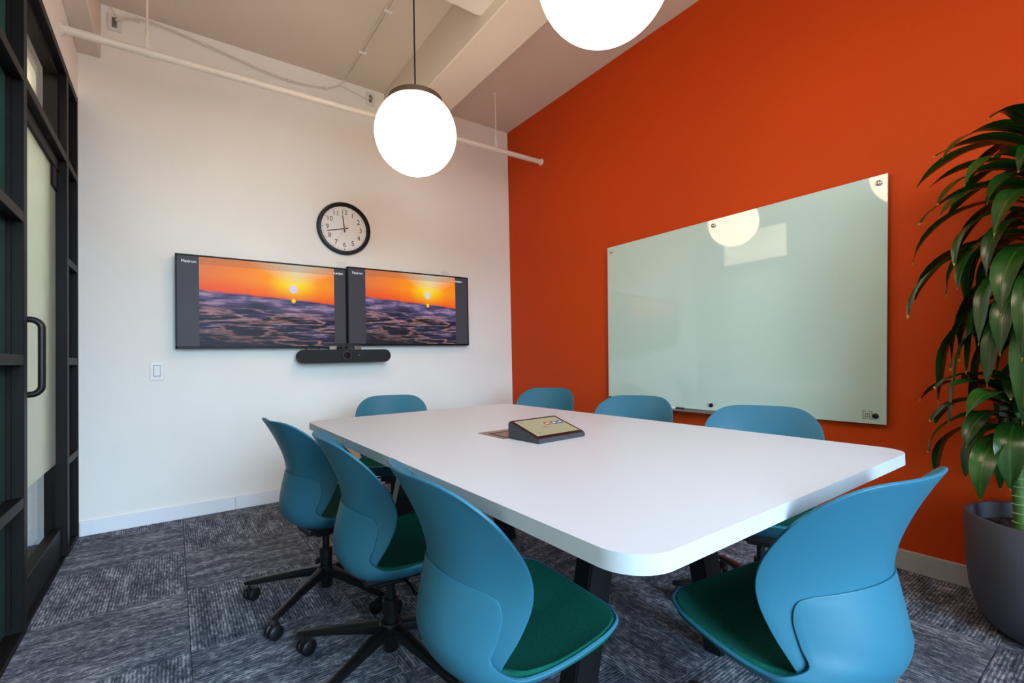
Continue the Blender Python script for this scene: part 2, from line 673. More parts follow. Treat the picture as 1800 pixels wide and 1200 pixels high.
ceiling = struct(obj('ceiling', bx(-4.9, 0.0, -5.8, 0.0, CZ, CZ + 0.1), M_CEIL, smooth=False))
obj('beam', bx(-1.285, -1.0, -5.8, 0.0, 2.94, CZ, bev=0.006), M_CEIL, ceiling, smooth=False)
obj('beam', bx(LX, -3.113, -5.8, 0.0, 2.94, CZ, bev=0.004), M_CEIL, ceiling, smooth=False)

# carpet tiles laid quarter-turned
floor = struct(obj('floor', bx(LX - 0.14, 0.0, -5.8, 0.0, -0.06, -0.008), M_SUB, smooth=False))
TP = 0.56
tb = bx(-TP / 2 + 0.0008, TP / 2 - 0.0008, -TP / 2 + 0.0008, TP / 2 - 0.0008, -0.008, 0.0, bev=0.0012)
tile0 = obj('carpet_tile', tb, M_CARPET, floor, smooth=False)
cut = {}
first = True
gx0, gy0 = -2.71, -0.115
for i in range(-1, 5):
    for j in range(-1, 11):
        x0, x1 = gx0 + TP * i, gx0 + TP * (i + 1)
        y1, y0 = gy0 - TP * j, gy0 - TP * (j + 1)
        turned = (i + j) % 2 == 0
        cx0, cx1, cy0, cy1 = max(x0, LX - 0.01), min(x1, -0.0), max(y0, -5.8), min(y1, 0.0)
        if cx1 - cx0 < 0.02 or cy1 - cy0 < 0.02:
            continue
        mx, my = (x0 + x1) / 2, (y0 + y1) / 2
        full = abs((cx1 - cx0) - TP) < 1e-4 and abs((cy1 - cy0) - TP) < 1e-4
        if full:
            if first:
                t = tile0
                first = False
            else:
                t = tile0.copy()
                COL.objects.link(t)
        else:
            g = 0.0008
            e = [cx0 - mx + g, cx1 - mx - g, cy0 - my + g, cy1 - my - g]
            if turned:                                  # same outline in the turned tile's own axes
                e = [e[2], e[3], -e[1], -e[0]]
            t = obj('carpet_tile', bx(*e, -0.008, 0.0, bev=0.0012), M_CARPET, floor, smooth=False)
        t.parent = floor
        t.location = (mx, my, 0)
        t.rotation_euler = (0, 0, PI / 2 if turned else 0)

# baseboards: the back one is two lengths that butt together
bb = struct(obj('baseboard_back', bx(-2.408, 0.0, -0.014, 0.0, 0.0, 0.088, bev=0.002), M_BASE, smooth=False))
obj('board_length', bx(LX + 0.004, -2.41, -0.0135, 0.0, 0.0, 0.087, bev=0.002), M_BASE, bb, smooth=False)
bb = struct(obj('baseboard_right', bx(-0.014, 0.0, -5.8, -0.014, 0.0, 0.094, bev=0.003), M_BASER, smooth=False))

# ------------------------------------------------------------------ window behind the camera
w1 = root('window_1')
b = BM()
for x0, x1, z0, z1 in ((-3.15, -1.40, 0.28, 0.34), (-3.15, -1.40, 2.89, 2.95), (-3.15, -3.09, 0.34, 2.89), (-1.46, -1.40, 0.34, 2.89)):
    box(b, x0, x1, -5.92, -5.83, z0, z1)
obj('window_frame', b, M_BLACK, w1, smooth=False)
for x in (-2.275,):
    obj('mullion', bx(x - 0.025, x + 0.025, -5.91, -5.84, 0.34, 2.89), M_BLACK, w1, smooth=False)
for x0, x1 in ((-3.09, -2.30), (-2.25, -1.46)):
    obj('pane', bx(x0, x1, -5.88, -5.872, 0.34, 2.89), glass_mat('window_glass', (0.95, 0.97, 0.97, 1)) if x0 == -3.09 else bpy.data.materials['window_glass'], w1, smooth=False)
obj('sill', bx(-3.2, -1.35, -5.8, -5.72, 0.25, 0.28, bev=0.004), M_BASE, w1, smooth=False)

# ------------------------------------------------------------------ black framed glass wall with its door
FD = LX - 0.12                           # rear face of the frame
GX = LX - 0.052                          # glass plane
TZ = (0.505, 1.05, 1.602, 2.152)         # transom centres


def mullion(par, y0, y1, z0=0.0, z1=2.655):
    return obj('mullion', bx(FD, LX, y0, y1, z0, z1, bev=0.0015), M_BLACK, par, smooth=False)


def transom(par, y0, y1, z, h=0.04):
    return obj('transom', bx(FD, LX - 0.0005, y0, y1, z - h / 2, z + h / 2, bev=0.0015), M_BLACK, par, smooth=False)


def bay(par, y0, y1, glass, name='pane'):
    zs = (0.02,) + TZ + (2.615,)
    for k, z in enumerate(TZ):
        transom(par, y0, y1, z)
    transom(par, y0, y1, 0.01, 0.02)
    transom(par, y0, y1, 2.635, 0.04)
    for a, c in zip(zs, zs[1:]):
        obj(name, bx(GX - 0.005, GX + 0.005, y0 - 0.004, y1 + 0.004, a + 0.012, c - 0.012), glass, par, smooth=False)
        g = BM()
        for s in (GX - 0.018, GX + 0.006):              # glazing beads round each pane
            box(g, s, s + 0.012, y0, y0 + 0.012, a + 0.02, c - 0.02)
            box(g, s, s + 0.012, y1 - 0.012, y1, a + 0.02, c - 0.02)
        obj('glazing_bead', g, M_BLACK, par, smooth=False)


# narrow sidelight against the back wall
w2 = root('window_2')
mullion(w2, -0.03, 0.0)
mullion(w2, -0.373, -0.315)
bay(w2, -0.315, -0.03, M_INFILL, 'infill_panel')
# long glazed run nearer the camera
w3 = root('window_3')
ys = [-1.281, -2.2, -3.12, -4.04, -4.96, -5.8]
mullion(w3, -1.281, -1.229)
for a, c in zip(ys, ys[1:]):
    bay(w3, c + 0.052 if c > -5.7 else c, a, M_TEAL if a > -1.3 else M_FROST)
    if c > -5.7:
        mullion(w3, c, c + 0.052)
    else:
        pass
# door between them
d1 = root('door_1')
y0, y1 = -1.229, -0.373
transom(d1, y0, y1, TZ[3])
transom(d1, y0, y1, 2.635, 0.04)
obj('head_track', bx(FD, LX - 0.03, y0, y1, 2.07, 2.13, bev=0.002), M_BLACK, d1, smooth=False)
obj('transom_pane', bx(GX - 0.005, GX + 0.005, y0, y1, 2.172, 2.615), M_GLASS, d1, smooth=False)
g = BM()
box(g, GX - 0.03, GX + 0.02, y1 - 0.03, y1, 2.172, 2.615)
box(g, GX - 0.03, GX + 0.02, y0, y1 - 0.03, 2.58, 2.615)
obj('transom_pane_frame', g, M_BLACK, d1, smooth=False)
leaf = obj('door_leaf', bx(GX - 0.006, GX + 0.006, y0 + 0.004, y1 - 0.004, 0.16, 2.07), M_GLASS, d1, smooth=False)
obj('frosted_film', bx(GX + 0.0062, GX + 0.0074, y0 + 0.006, y1 - 0.006, 0.505, 2.068), M_FROST, leaf, smooth=False)
obj('bottom_rail', bx(GX - 0.03, GX + 0.03, y0 + 0.004, y1 - 0.004, 0.012, 0.165, bev=0.003), M_BLACK, d1, smooth=False)
obj('threshold', bx(FD, LX - 0.006, y0, y1, 0.0, 0.012), M_BLACK, d1, smooth=False)
obj('rear_post', bx(FD - 0.06, GX - 0.012, y1 - 0.16, y1, 0.0, 2.13), M_BLACK, d1, smooth=False)
obj('hinge_clamp', bx(GX - 0.014, GX + 0.018, y1 - 0.13, y1 - 0.004, 1.965, 2.07, bev=0.003), M_BLACK, d1, smooth=False)
hb = BM()
hy = -1.15
pts = [(GX + 0.004, 1.215)]
for i in range(9):
    a = PI / 2 * i / 8
    pts.append((GX + 0.045 + 0.035 * math.sin(a), 1.18 + 0.035 * math.cos(a)))
for i in range(9):
    a = PI / 2 * i / 8
    pts.append((GX + 0.045 + 0.035 * math.cos(a), 0.945 - 0.035 * math.sin(a)))
pts.append((GX + 0.004, 0.91))
tube(hb, [(x, hy, z) for x, z in pts], 0.0125, 14)
obj('door_handle', hb, M_BLACKP, d1)

# ------------------------------------------------------------------ pipe, hangers, cables, boxes
PY, PZ = -0.53, 2.80
pp = thing('sprinkler_pipe', 'long white painted pipe hung on two rods below the ceiling', 'pipe', (0, 0, 0))
obj('pipe', cyl(BM(), (LX, PY, PZ - 0.022), (0.0, PY, PZ + 0.008), 0.0215, seg=20), M_PIPE, pp)
obj('flange', cyl(BM(), (LX, PY, PZ - 0.022), (LX + 0.012, PY, PZ - 0.022), 0.034, seg=20), M_PIPE, pp)
obj('flange', cyl(BM(), (-0.012, PY, PZ + 0.008), (0.0, PY, PZ + 0.008), 0.03, seg=20), M_PIPE, pp)
for hx in (-2.865, -0.50):
    pz = PZ - 0.022 + 0.03 * (hx - LX) / -LX
    rod = obj('hanger_rod', cyl(BM(), (hx, PY, pz + 0.07), (hx, PY, CZ), 0.0055, seg=10), M_PIPE, pp)
    cl = BM()
    cyl(cl, (hx - 0.012, PY, pz), (hx + 0.012, PY, pz), 0.0255, seg=20)
    box(cl, hx - 0.010, hx + 0.010, PY - 0.013, PY + 0.013, pz + 0.02, pz + 0.085, bev=0.002)
    cyl(cl, (hx, PY, pz + 0.08), (hx, PY, pz + 0.13), 0.009, seg=10)
    obj('clamp', cl, M_PIPE, rod)
    obj('ceiling_anchor', cyl(BM(), (hx, PY, CZ - 0.015), (hx, PY, CZ), 0.016, seg=14), M_PIPE, rod)


def junction(x, z, label):
    t = thing('junction_box', label, 'outlet', (x, 0, z), 0, 'outlets by the ceiling')
    obj('cover_plate', bx(-0.036, 0.036, -0.012, 0.0, -0.052, 0.052, bev=0.003), M_PLATE, t, smooth=False)
    obj('socket', bx(-0.014, 0.010, -0.017, -0.010, -0.032, 0.03, bev=0.002), M_GREYP, t, smooth=False)
    obj('plug', cyl(BM(), (0.0, -0.016, -0.005), (0.004, -0.040, 0.0), 0.007, seg=10), M_GREYP, t)


junction(-3.045, 3.19, 'white outlet plate near the ceiling at the left end of the cables')
junction(-1.405, 3.205, 'white outlet plate near the ceiling behind the hanging globe lamp')

cab = thing('ceiling_cable', 'bundle of cream cables sagging along top of the white wall', 'cable', (0, 0, 0))
path = [(-3.04, -0.045, 3.19), (-2.98, -0.035, 3.235), (-2.88, -0.02, 3.262), (-2.75, -0.014, 3.258), (-2.5, -0.012, 3.222), (-2.25, -0.012, 3.178),
        (-2.05, -0.012, 3.158), (-1.88, -0.012, 3.166), (-1.74, -0.014, 3.192), (-1.66, -0.03, 3.235), (-1.615, -0.06, 3.276)]
P = crom(path, 60)
obj('cable', tube(BM(), P, 0.0032, 6), M_CABLE, cab)
P2 = P + np.array([0, -0.004, -0.012]) * np.sin(np.linspace(0, PI, 60))[:, None] + np.array([0, 0, -0.004])
obj('cable', tube(BM(), P2[:54], 0.0026, 6), M_CABLE, cab)
obj('cable', tube(BM(), crom([P2[53], (-1.60, -0.014, 3.225), (-1.50, -0.014, 3.205), (-1.44, -0.02, 3.19), (-1.404, -0.04, 3.202)], 20), 0.0035, 6), M_CABLE, cab)
for k in (9, 22, 36, 46):
    p = P[k]
    obj('cable_clip', bx(p[0] - 0.012, p[0] + 0.012, -0.02, 0.0, p[2] - 0.014, p[2] + 0.009, bev=0.002), M_PLATE, cab, smooth=False)
con = thing('ceiling_conduit', 'thin cream conduit running along the ceiling towards the camera', 'conduit', (0, 0, 0))
obj('conduit', tube(BM(), [(-1.61, -5.7, CZ - 0.008), (-1.61, -0.02, CZ - 0.008)], 0.005, 8), M_CABLE, con)
obj('cable', tube(BM(), [(-1.632, -5.7, CZ - 0.005), (-1.632, -2.0, CZ - 0.005), (-1.630, -0.3, CZ - 0.005), (-1.618, -0.07, CZ - 0.012)], 0.0032, 6), M_CABLE, con)
for y in (-0.45, -0.95, -1.45, -2.3):
    obj('strap', bx(-1.64, -1.585, y - 0.008, y + 0.008, CZ - 0.018, CZ, bev=0.002), M_PLATE, con, smooth=False)
drop = obj('drop_cord', tube(BM(), crom([(-3.035, -0.03, 3.215), (-3.05, -0.03, 3.25), (-3.075, -0.04, CZ)], 10), 0.003, 6), M_CABLE, cab)

# rounded white fixture up beside the beam
fx = thing('ceiling_fixture', 'white rounded box fixture on the ceiling beside the beam', 'fixture', (0, 0, 0))
b = prism(BM(), round_rect(-1.60, -1.225, -1.92, -1.545, 0.10, 10), 2, 3.02, CZ)
bmesh.ops.bevel(b, geom=[e for e in b.edges if abs(e.verts[0].co.z - 3.02) < 1e-5 and abs(e.verts[1].co.z - 3.02) < 1e-5], offset=0.04, segments=4, affect='EDGES', profile=0.5)
obj('housing', b, M_PIPE, fx)

# ------------------------------------------------------------------ light switch
sw = thing('light_switch', 'white rocker light switch on the white wall left of the screens', 'light switch', (-2.842, 0, 0.982))
obj('plate', bx(-0.037, 0.037, -0.006, 0.0, -0.061, 0.061, bev=0.003, seg=2), M_PLATE, sw, smooth=False)
r = obj('rocker', bx(-0.0165, 0.0165, -0.0105, -0.005, -0.033, 0.033, bev=0.002), M_PLATE, sw, smooth=False)
g = BM()
for a in ((-0.019, -0.0165, -0.036, 0.036), (0.0165, 0.019, -0.036, 0.036), (-0.019, 0.019, 0.033, 0.036), (-0.019, 0.019, -0.036, -0.033)):
    box(g, a[0], a[1], -0.0075, -0.005, a[2], a[3])
obj('rocker_frame', g, M_GREYP, sw, smooth=False)

# ------------------------------------------------------------------ the two screens
TVW, TVH, TVY = 1.100, 0.626, -0.075


def screen(cx, cz, tilt, label, right):
    t = thing('wall_screen', label, 'screen', (cx, TVY, cz), 0, 'screens on the white wall')
    t.rotation_euler = (0, tilt, 0)
    w, h = TVW / 2, TVH / 2
    obj('housing', bx(-w, w, 0.0, 0.035, -h, h, bev=0.004), M_TVBEZ, t, smooth=False)
    b = BM()
    for a in ((-w, w, h - 0.011, h), (-w, w, -h, -h + 0.015), (-w, -w + 0.010, -h, h), (w - 0.010, w, -h, h)):
        box(b, a[0], a[1], -0.004, 0.002, a[2], a[3], bev=0.001)
    obj('bezel', b, M_TVBEZ, t, smooth=False)
    obj('wall_mount', bx(-0.3, 0.3, 0.035, 0.075, -0.2, 0.2), M_BLACKM, t, smooth=False)
    x0, x1 = -w + 0.010, w - 0.010
    z0, z1 = -h + 0.015, h - 0.011
    pl, pr = x0 + 0.112 * (x1 - x0), x0 + (0.922 if not right else 0.885) * (x1 - x0)
    if right:
        pl = x0 + 0.125 * (x1 - x0)
    for a, c in ((x0, pl), (pr, x1)):
        obj('screen_border', bx(a, c, -0.0012, 0.001, z0, z1), M_SIDE, t, smooth=False)
    b = bx(pl, pr, -0.0012, 0.001, z0, z1)
    uv = b.loops.layers.uv.new('UVMap')
    for f in b.faces:
        for lp in f.loops:
            lp[uv].uv = ((lp.vert.co.x - pl) / (pr - pl), (lp.vert.co.z - z0) / (z1 - z0))
    pic = obj('screen_picture', b, M_PIC, t, smooth=False)
    pic['label'] = 'sunset over a dark choppy sea'
    text('room_name', 'Flatiron', 0.027, M_TEXT, t, ((x0 + pl) / 2 + 0.004, -0.002, z1 - 0.036), WALLROT)
    text('clock_text', '11:42 AM', 0.019, M_TEXTD, t, ((pl + pr) / 2, -0.002, z1 - 0.036), WALLROT)
    text('sharing_text', 'Sharing Key:', 0.019, M_TEXTD, t, (pr - 0.012, -0.002, z1 - 0.036), WALLROT, 'RIGHT')
    text('sharing_code', 'YUFQKA', 0.019, M_TEXT, t, (pr - 0.006, -0.002, z1 - 0.036), WALLROT, 'LEFT', offset=0.0003)
    return t


screen(-2.194, 1.4365, 0.0, 'left wall screen showing the sunset sea picture with Flatiron lettering', False)
screen(-1.088, 1.455, 0.0, 'right wall screen showing the sunset sea picture beside the orange wall', True)
lc = obj('screen_cable', tube(BM(), crom([(-1.955, -0.05, 1.135), (-1.93, -0.055, 1.105), (-1.895, -0.058, 1.095), (-1.86, -0.055, 1.105), (-1.84, -0.05, 1.135)], 16), 0.003, 6), M_BLACKP)
tag(lc, 'short black cable loop hanging below the left wall screen', 'cable')

# soundbar with camera
sb = thing('video_soundbar', 'long black rounded video soundbar with central camera below the screens', 'soundbar', (-1.664, -0.10, 1.06))
pts = round_rect(-0.352, 0.352, -0.05, 0.05, 0.0499, 10)
b = prism(BM(), pts, 1, -0.035, 0.035)
bmesh.ops.bevel(b, geom=[e for e in b.edges if abs(e.verts[0].co.y - e.verts[1].co.y) < 1e-6], offset=0.008, segments=3, affect='EDGES', profile=0.5)
obj('body', b, mat('black_speaker_cloth', srgb(26, 25, 26), 0.8, vary=0.2, vscale=300), sb)
b = BM()
cyl(b, (0.0, -0.046, 0.004), (0.0, -0.030, 0.004), 0.038, seg=28)
cam_p = obj('camera_ring', b, M_BLACKP, sb)
obj('lens', cyl(BM(), (0.0, -0.050, 0.004), (0.0, -0.044, 0.004), 0.022, 0.026, seg=24), mat('black_lens_glass', srgb(8, 8, 10), 0.08, coat=1.0), cam_p)
obj('microphone_hole', cyl(BM(), (-0.097, -0.037, 0.004), (-0.097, -0.034, 0.004), 0.006, seg=12), M_INK, sb)
obj('indicator_light', bx(0.088, 0.100, -0.0365, -0.034, 0.002, 0.008), M_LED, sb, smooth=False)
b = BM()
box(b, -0.03, -0.008, -0.005, 0.012, 0.045, 0.10)
box(b, 0.012, 0.026, -0.005, 0.012, 0.045, 0.10)
box(b, -0.16, 0.12, 0.012, 0.02, 0.07, 0.10)
box(b, -0.05, 0.05, 0.012, 0.10, -0.02, 0.06)
obj('bracket', b, M_BLACKM, sb, smooth=False)
for x in (-0.12, 0.07):
    obj('bracket_plate', bx(x, x + 0.055, 0.004, 0.012, 0.03, 0.078, bev=0.001), M_CHROME, sb, smooth=False)

for x, z, lab in ((-0.735, 1.795, 'small white wall plate just above the right wall screen'), (-1.66, 1.785, 'small white wall plate above the gap between the two screens')):
    t = thing('wall_plate', lab, 'outlet', (x, 0, z))
    obj('plate', bx(-0.035, 0.035, -0.006, 0.0, -0.03, 0.03, bev=0.002), M_PLATE, t, smooth=False)
    obj('socket', bx(-0.018, 0.018, -0.009, -0.005, -0.02, 0.02, bev=0.001), M_PLATE, t, smooth=False)

# ------------------------------------------------------------------ wall clock
ck = thing('wall_clock', 'round black rimmed wall clock with white face above the screens', 'clock', (-1.636, 0, 2.081))
b = BM()
NS = 64
prof = [(0.176, -0.012), (0.182, -0.030), (0.190, -0.040), (0.202, -0.038), (0.2095, -0.026), (0.2095, 0.0), (0.176, 0.0)]
rings = [[b.verts.new((r * math.cos(2 * PI * i / NS), y, r * math.sin(2 * PI * i / NS))) for i in range(NS)] for r, y in prof]
for k in range(len(rings)):
    A, B_ = rings[k], rings[(k + 1) % len(rings)]
    for i in range(NS):
        j = (i + 1) % NS
        b.faces.new((A[i], A[j], B_[j], B_[i]))
obj('rim', b, M_BLACKP, ck)
obj('face', cyl(BM(), (0, -0.014, 0), (0, -0.004, 0), 0.179, seg=48), M_CLOCKF, ck)
for n in range(1, 13):
    a = PI / 2 - n * PI / 6
    ds = str(n)
    for i, ch in enumerate(ds):                        # every digit a piece of its own
        dx = 0.0 if len(ds) == 1 else (-0.0125, 0.0135)[i]
        text('numeral', ch, 0.055, M_INK, ck, (0.131 * math.cos(a) + dx, -0.0146, 0.131 * math.sin(a)), WALLROT, xscale=0.92)
b = BM()
for n in range(60):
    a = 2 * PI * n / 60
    r0, r1, w = (0.159, 0.172, 0.0022) if n % 5 == 0 else (0.163, 0.171, 0.0013)
    d = Vector((math.cos(a), 0, math.sin(a)))
    s = Vector((-math.sin(a), 0, math.cos(a))) * w
    b.faces.new([b.verts.new(d * r0 + s + Vector((0, -0.0146, 0))), b.verts.new(d * r0 - s + Vector((0, -0.0146, 0))),
                 b.verts.new(d * r1 - s + Vector((0, -0.0146, 0))), b.verts.new(d * r1 + s + Vector((0, -0.0146, 0)))])
mk = obj('minute_marks', b, M_INK, ck, smooth=False)


def hand(name, deg, r0, r1, w0, w1, y, m):
    a = math.radians(90 - deg)
    d = Vector((math.cos(a), 0, math.sin(a)))
    s = Vector((-math.sin(a), 0, math.cos(a)))
    b = BM()
    q = [d * r0 + s * w0, d * r0 - s * w0, d * r1 - s * w1, d * r1 + s * w1]
    prism(b, [(p.x, p.z) for p in q], 1, y, y + 0.0014)
    return obj(name, b, m, ck, smooth=False)


hand('hour_hand', -7.0, -0.030, 0.108, 0.0042, 0.0032, -0.0185, M_INK)
hand('minute_hand', 256.0, -0.032, 0.138, 0.0040, 0.0026, -0.0210, M_INK)
hand('second_hand', 212.0, -0.046, 0.128, 0.0008, 0.0006, -0.0230, M_INKR)
obj('centre_pin', cyl(BM(), (0, -0.025, 0), (0, -0.014, 0), 0.0045, seg=14), M_CHROME, ck)

# ------------------------------------------------------------------ glass writing board on the orange wall
BX = -0.03
gb = thing('glass_board', 'large pale green glass writing board on the orange wall', 'whiteboard', (0, 0, 0))
cor = [(-1.3373, 1.850), (-3.098, 1.850), (-3.058, 0.668), (-1.3136, 0.664)]
b = prism(BM(), cor, 0, BX, BX + 0.008)
bmesh.ops.bevel(b, geom=list(b.edges), offset=0.001, segments=1, affect='EDGES')
obj('glass_panel', b, M_BOARD, gb, smooth=False)
b = BM()
N = 4
for (p, q) in zip(cor, cor[1:] + cor[:1]):
    pass
for y, z in ((-1.383, 1.812), (-2.219, 1.812), (-3.063, 1.812), (-3.018, 0.707), (-2.17, 0.699), (-1.335, 0.699)):
    so = BM()
    cyl(so, (BX - 0.010, y, z), (BX - 0.001, y, z), 0.0115, 0.013, seg=20)
    cyl(so, (BX - 0.0125, y, z), (BX - 0.010, y, z), 0.007, 0.0115, seg=20)
    cyl(so, (BX + 0.008, y, z), (-0.0005, y, z), 0.010, seg=16)
    obj('standoff', so, M_CHROME if z > 1.2 else M_BLACKM, gb)
b = BM()
box(b, BX - 0.06, BX + 0.008, -2.72, -1.52, 0.652, 0.656)
box(b, BX - 0.062, BX - 0.058, -2.72, -1.52, 0.652, 0.664)
box(b, BX + 0.008, BX + 0.012, -2.72, -1.52, 0.652, 0.70)
tray = obj('pen_tray', b, mat('aluminium_tray', srgb(170, 166, 164), 0.4, 0.8, vary=0.03), gb, smooth=False)
b = BM()
ey, ez, s = -2.985, 0.709, 0.020
for a0, a1, c0, c1 in ((-1, -0.84, -1, 1), (0.84, 1, -1, 1), (-1, -0.3, 0.84, 1), (0.3, 1, 0.84, 1), (-1, -0.3, -1, -0.84), (0.3, 1, -1, -0.84),
                       (-0.5, -0.34, -0.45, 0.4), (-0.08, 0.08, -0.45, 0.4), (0.34, 0.5, -0.45, 0.4), (-0.5, 0.5, 0.3, 0.45), (-0.62, 0.62, -0.6, -0.45)):
    box(b, BX - 0.0008, BX + 0.001, ey + a0 * s, ey + a1 * s, ez + c0 * s, ez + c1 * s)
em = obj('square_emblem', b, mat('gold_green_print', srgb(120, 124, 88), 0.5, vary=0.05), gb, smooth=False)
mk = thing('marker_pen', 'white dry marker with black cap lying on the board tray', 'marker', (BX - 0.035, -1.93, 0.6655))
obj('barrel', cyl(BM(), (0, 0.055, 0), (0, -0.01, 0), 0.009, seg=14), M_PLATE, mk)
obj('cap', cyl(BM(), (0, -0.01, 0), (0, -0.065, 0), 0.0095, 0.0085, seg=14), M_INK, mk)

# ------------------------------------------------------------------ table
TX0, TX1, TY0, TY1, TZT = -2.24, -1.06, -3.415, -1.42, 0.735
tb = thing('conference_table', 'long white conference table with rounded corners and black splayed legs', 'table', (0, 0, 0))
outl = round_rect(TX0, TX1, TY0, TY1, 0.078, 12)
b = prism(BM(), outl, 2, TZT - 0.0306, TZT)
b.faces.ensure_lookup_table()
bmesh.ops.bevel(b, geom=[e for e in b.edges if abs(e.verts[0].co.z - e.verts[1].co.z) < 1e-6], offset=0.0015, segments=2, affect='EDGES')
top = obj('tabletop', b, [M_TABLE, M_EDGE], tb)
for p in top.data.polygons:
    p.material_index = 1 if abs(p.normal.z) < 0.3 else 0
TXC = -1.59
for fy in (-2.92, -1.66):
    for sgn in (-1, 1):
        b = BM()
        x_top, x_bot = TXC + sgn * 0.185, TXC + sgn * 0.345
        q = [(x_top - 0.045, 0.68), (x_top + 0.045, 0.68), (x_bot + 0.045, 0.012), (x_bot - 0.045, 0.012)]
        prism(b, q, 1, fy - 0.03, fy + 0.03)
        bmesh.ops.bevel(b, geom=list(b.edges), offset=0.004, segments=2, affect='EDGES')
        lg = obj('leg', b, M_BLACKM, tb, smooth=False)
        obj('leg_foot', cyl(BM(), (x_bot, fy, 0.0), (x_bot, fy, 0.013), 0.02, seg=16), M_BLACKP, lg)
    obj('cross_bar', bx(TXC - 0.40, TXC + 0.40, fy - 0.03, fy + 0.03, 0.675, TZT - 0.0306, bev=0.003), M_BLACKM, tb, smooth=False)
for x in (TXC - 0.16, TXC + 0.16):
    obj('side_rail', bx(x - 0.02, x + 0.02, -2.95, -1.65, 0.662, 0.702, bev=0.003), M_BLACKM, tb, smooth=False)
ht = obj('cable_hatch', bx(-1.815, -1.53, -2.475, -2.30, TZT - 0.004, TZT + 0.0016, bev=0.001), M_BRONZE, tb, smooth=False)
obj('hatch_slot', bx(-1.795, -1.55, -2.352, -2.343, TZT + 0.0012, TZT + 0.0022), M_INK, ht, smooth=False)
obj('hatch_slot', bx(-1.795, -1.787, -2.47, -2.36, TZT + 0.0012, TZT + 0.0022), M_INK, ht, smooth=False)
tr = obj('cable_tray', bx(-1.80, -1.54, -2.6, -2.2, 0.60, 0.66, bev=0.004), M_BLACKM, tb, smooth=False)
obj('tray_hanger', bx(-1.80, -1.54, -2.41, -2.39, 0.655, TZT - 0.03), M_BLACKM, tr, smooth=False)

pc = obj('power_cord', tube(BM(), crom([(-1.74, -2.21, 0.62), (-1.78, -2.05, 0.52), (-1.86, -1.90, 0.47), (-1.90, -1.78, 0.50), (-1.90, -1.70, 0.58), (-1.86, -1.655, 0.655)], 30), 0.005, 6), M_BLACKP)
tag(pc, 'black power cord drooping below the far half of the table', 'cable')

# touch console
tcx, tcy = -1.677, -2.55
con = thing('touch_console', 'small dark wedge shaped touch console on the white table', 'tablet', (tcx, tcy, TZT), math.radians(3))
pr = [(-0.078, 0.0), (0.085, 0.0), (0.085, 0.054), (0.078, 0.060), (-0.072, 0.0165), (-0.078, 0.012)]
b = prism(BM(), pr, 0, -0.112, 0.112)
bmesh.ops.bevel(b, geom=list(b.edges), offset=0.003, segments=2, affect='EDGES')
obj('housing', b, mat('dark_grey_console', srgb(58, 58, 64), 0.5, vary=0.04), con, smooth=False)
ang = math.atan2(0.0435, 0.15)
face = bpy.data.objects.new('touch_screen', None)


def slab(name, x0, x1, y0, y1, lift, th, m, par):
    b = bx(x0, x1, y0, y1, 0, th)
    o = obj(name, b, m, par, smooth=False)
    o.location = (0, 0.003 - 0.0 * math.sin(ang), 0.0387 + lift)
    o.rotation_euler = (ang, 0, 0)
    return o


scr = slab('screen_bezel', -0.109, 0.109, -0.078, 0.076, 0.0, 0.0014, mat('black_screen_glass', srgb(14, 12, 14), 0.12, vary=0.02), con)
slab('screen', -0.099, 0.099, -0.064, 0.066, 0.0006, 0.0014, emis('beige_console_screen', srgb(178, 172, 140), 0.85), con)
for x, c in ((0.018, (200, 84, 40)), (0.050, (70, 96, 150)), (0.080, (70, 96, 150))):
    o = obj('screen_icon', prism(BM(), round_rect(x - 0.012, x + 0.012, 0.006, 0.030, 0.005, 4), 2, 0, 0.0006), emis('icon_colour_%d' % c[0], srgb(*c), 0.9), con, smooth=False)
    o.location = (0, 0.003, 0.0387 + 0.0021)
    o.rotation_euler = (ang, 0, 0)
    o2 = obj('icon_glyph', bx(x - 0.006, x + 0.005, 0.013, 0.022, 0.0006, 0.0010), emis('icon_glyph_%d' % int(x * 1000), srgb(230, 225, 215), 0.9), o, smooth=False)
for i, (x, y, w) in enumerate(((-0.085, 0.044, 0.012), (-0.085, -0.012, 0.008), (-0.078, -0.045, 0.012), (-0.025, -0.016, 0.03), (-0.025, -0.008, 0.022))):
    o = obj('screen_line', bx(x, x + w, y, y + 0.004, 0, 0.0005), M_GREYP, con, smooth=False)
    o.location = (0, 0.003, 0.0387 + 0.0021)
    o.rotation_euler = (ang, 0, 0)

# ------------------------------------------------------------------ pendant globes
GR = 0.222


def pendant(c, label):
    t = thing('globe_pendant', label, 'lamp', c, 0, 'globe pendants over the table')
    b = BM()
    bmesh.ops.create_uvsphere(b, u_segments=48, v_segments=28, radius=GR)
    obj('globe', b, M_OPAL, t)
    zt = math.sqrt(GR ** 2 - 0.140 ** 2)
    cap = lathe(BM(), [(0.140, zt - 0.006), (0.148, zt - 0.006), (0.148, zt + 0.020), (0.142, zt + 0.026), (0.02, GR + 0.018), (0.0, GR + 0.018)], 40)
    obj('cap', cap, mat('dark_bronze_cap', srgb(96, 80, 68), 0.4, 0.6) if 'dark_bronze_cap' not in bpy.data.materials else bpy.data.materials['dark_bronze_cap'], t)
    obj('cord', cyl(BM(), (0, 0, GR + 0.012), (0, 0, CZ - c[2]), 0.0042, seg=10), M_BLACKP, t)
    obj('ceiling_rose', lathe(BM(), [(0.0, CZ - c[2] - 0.025), (0.05, CZ - c[2] - 0.025), (0.06, CZ - c[2] - 0.015), (0.06, CZ - c[2])], 28), M_BLACKP, t)


pendant((-1.658, -1.447, 2.266), 'white glowing globe pendant hanging on a thin black cord before the white wall')
pendant((-1.590, -2.787, 2.294), 'white glowing globe pendant cut by the top edge before the orange wall')

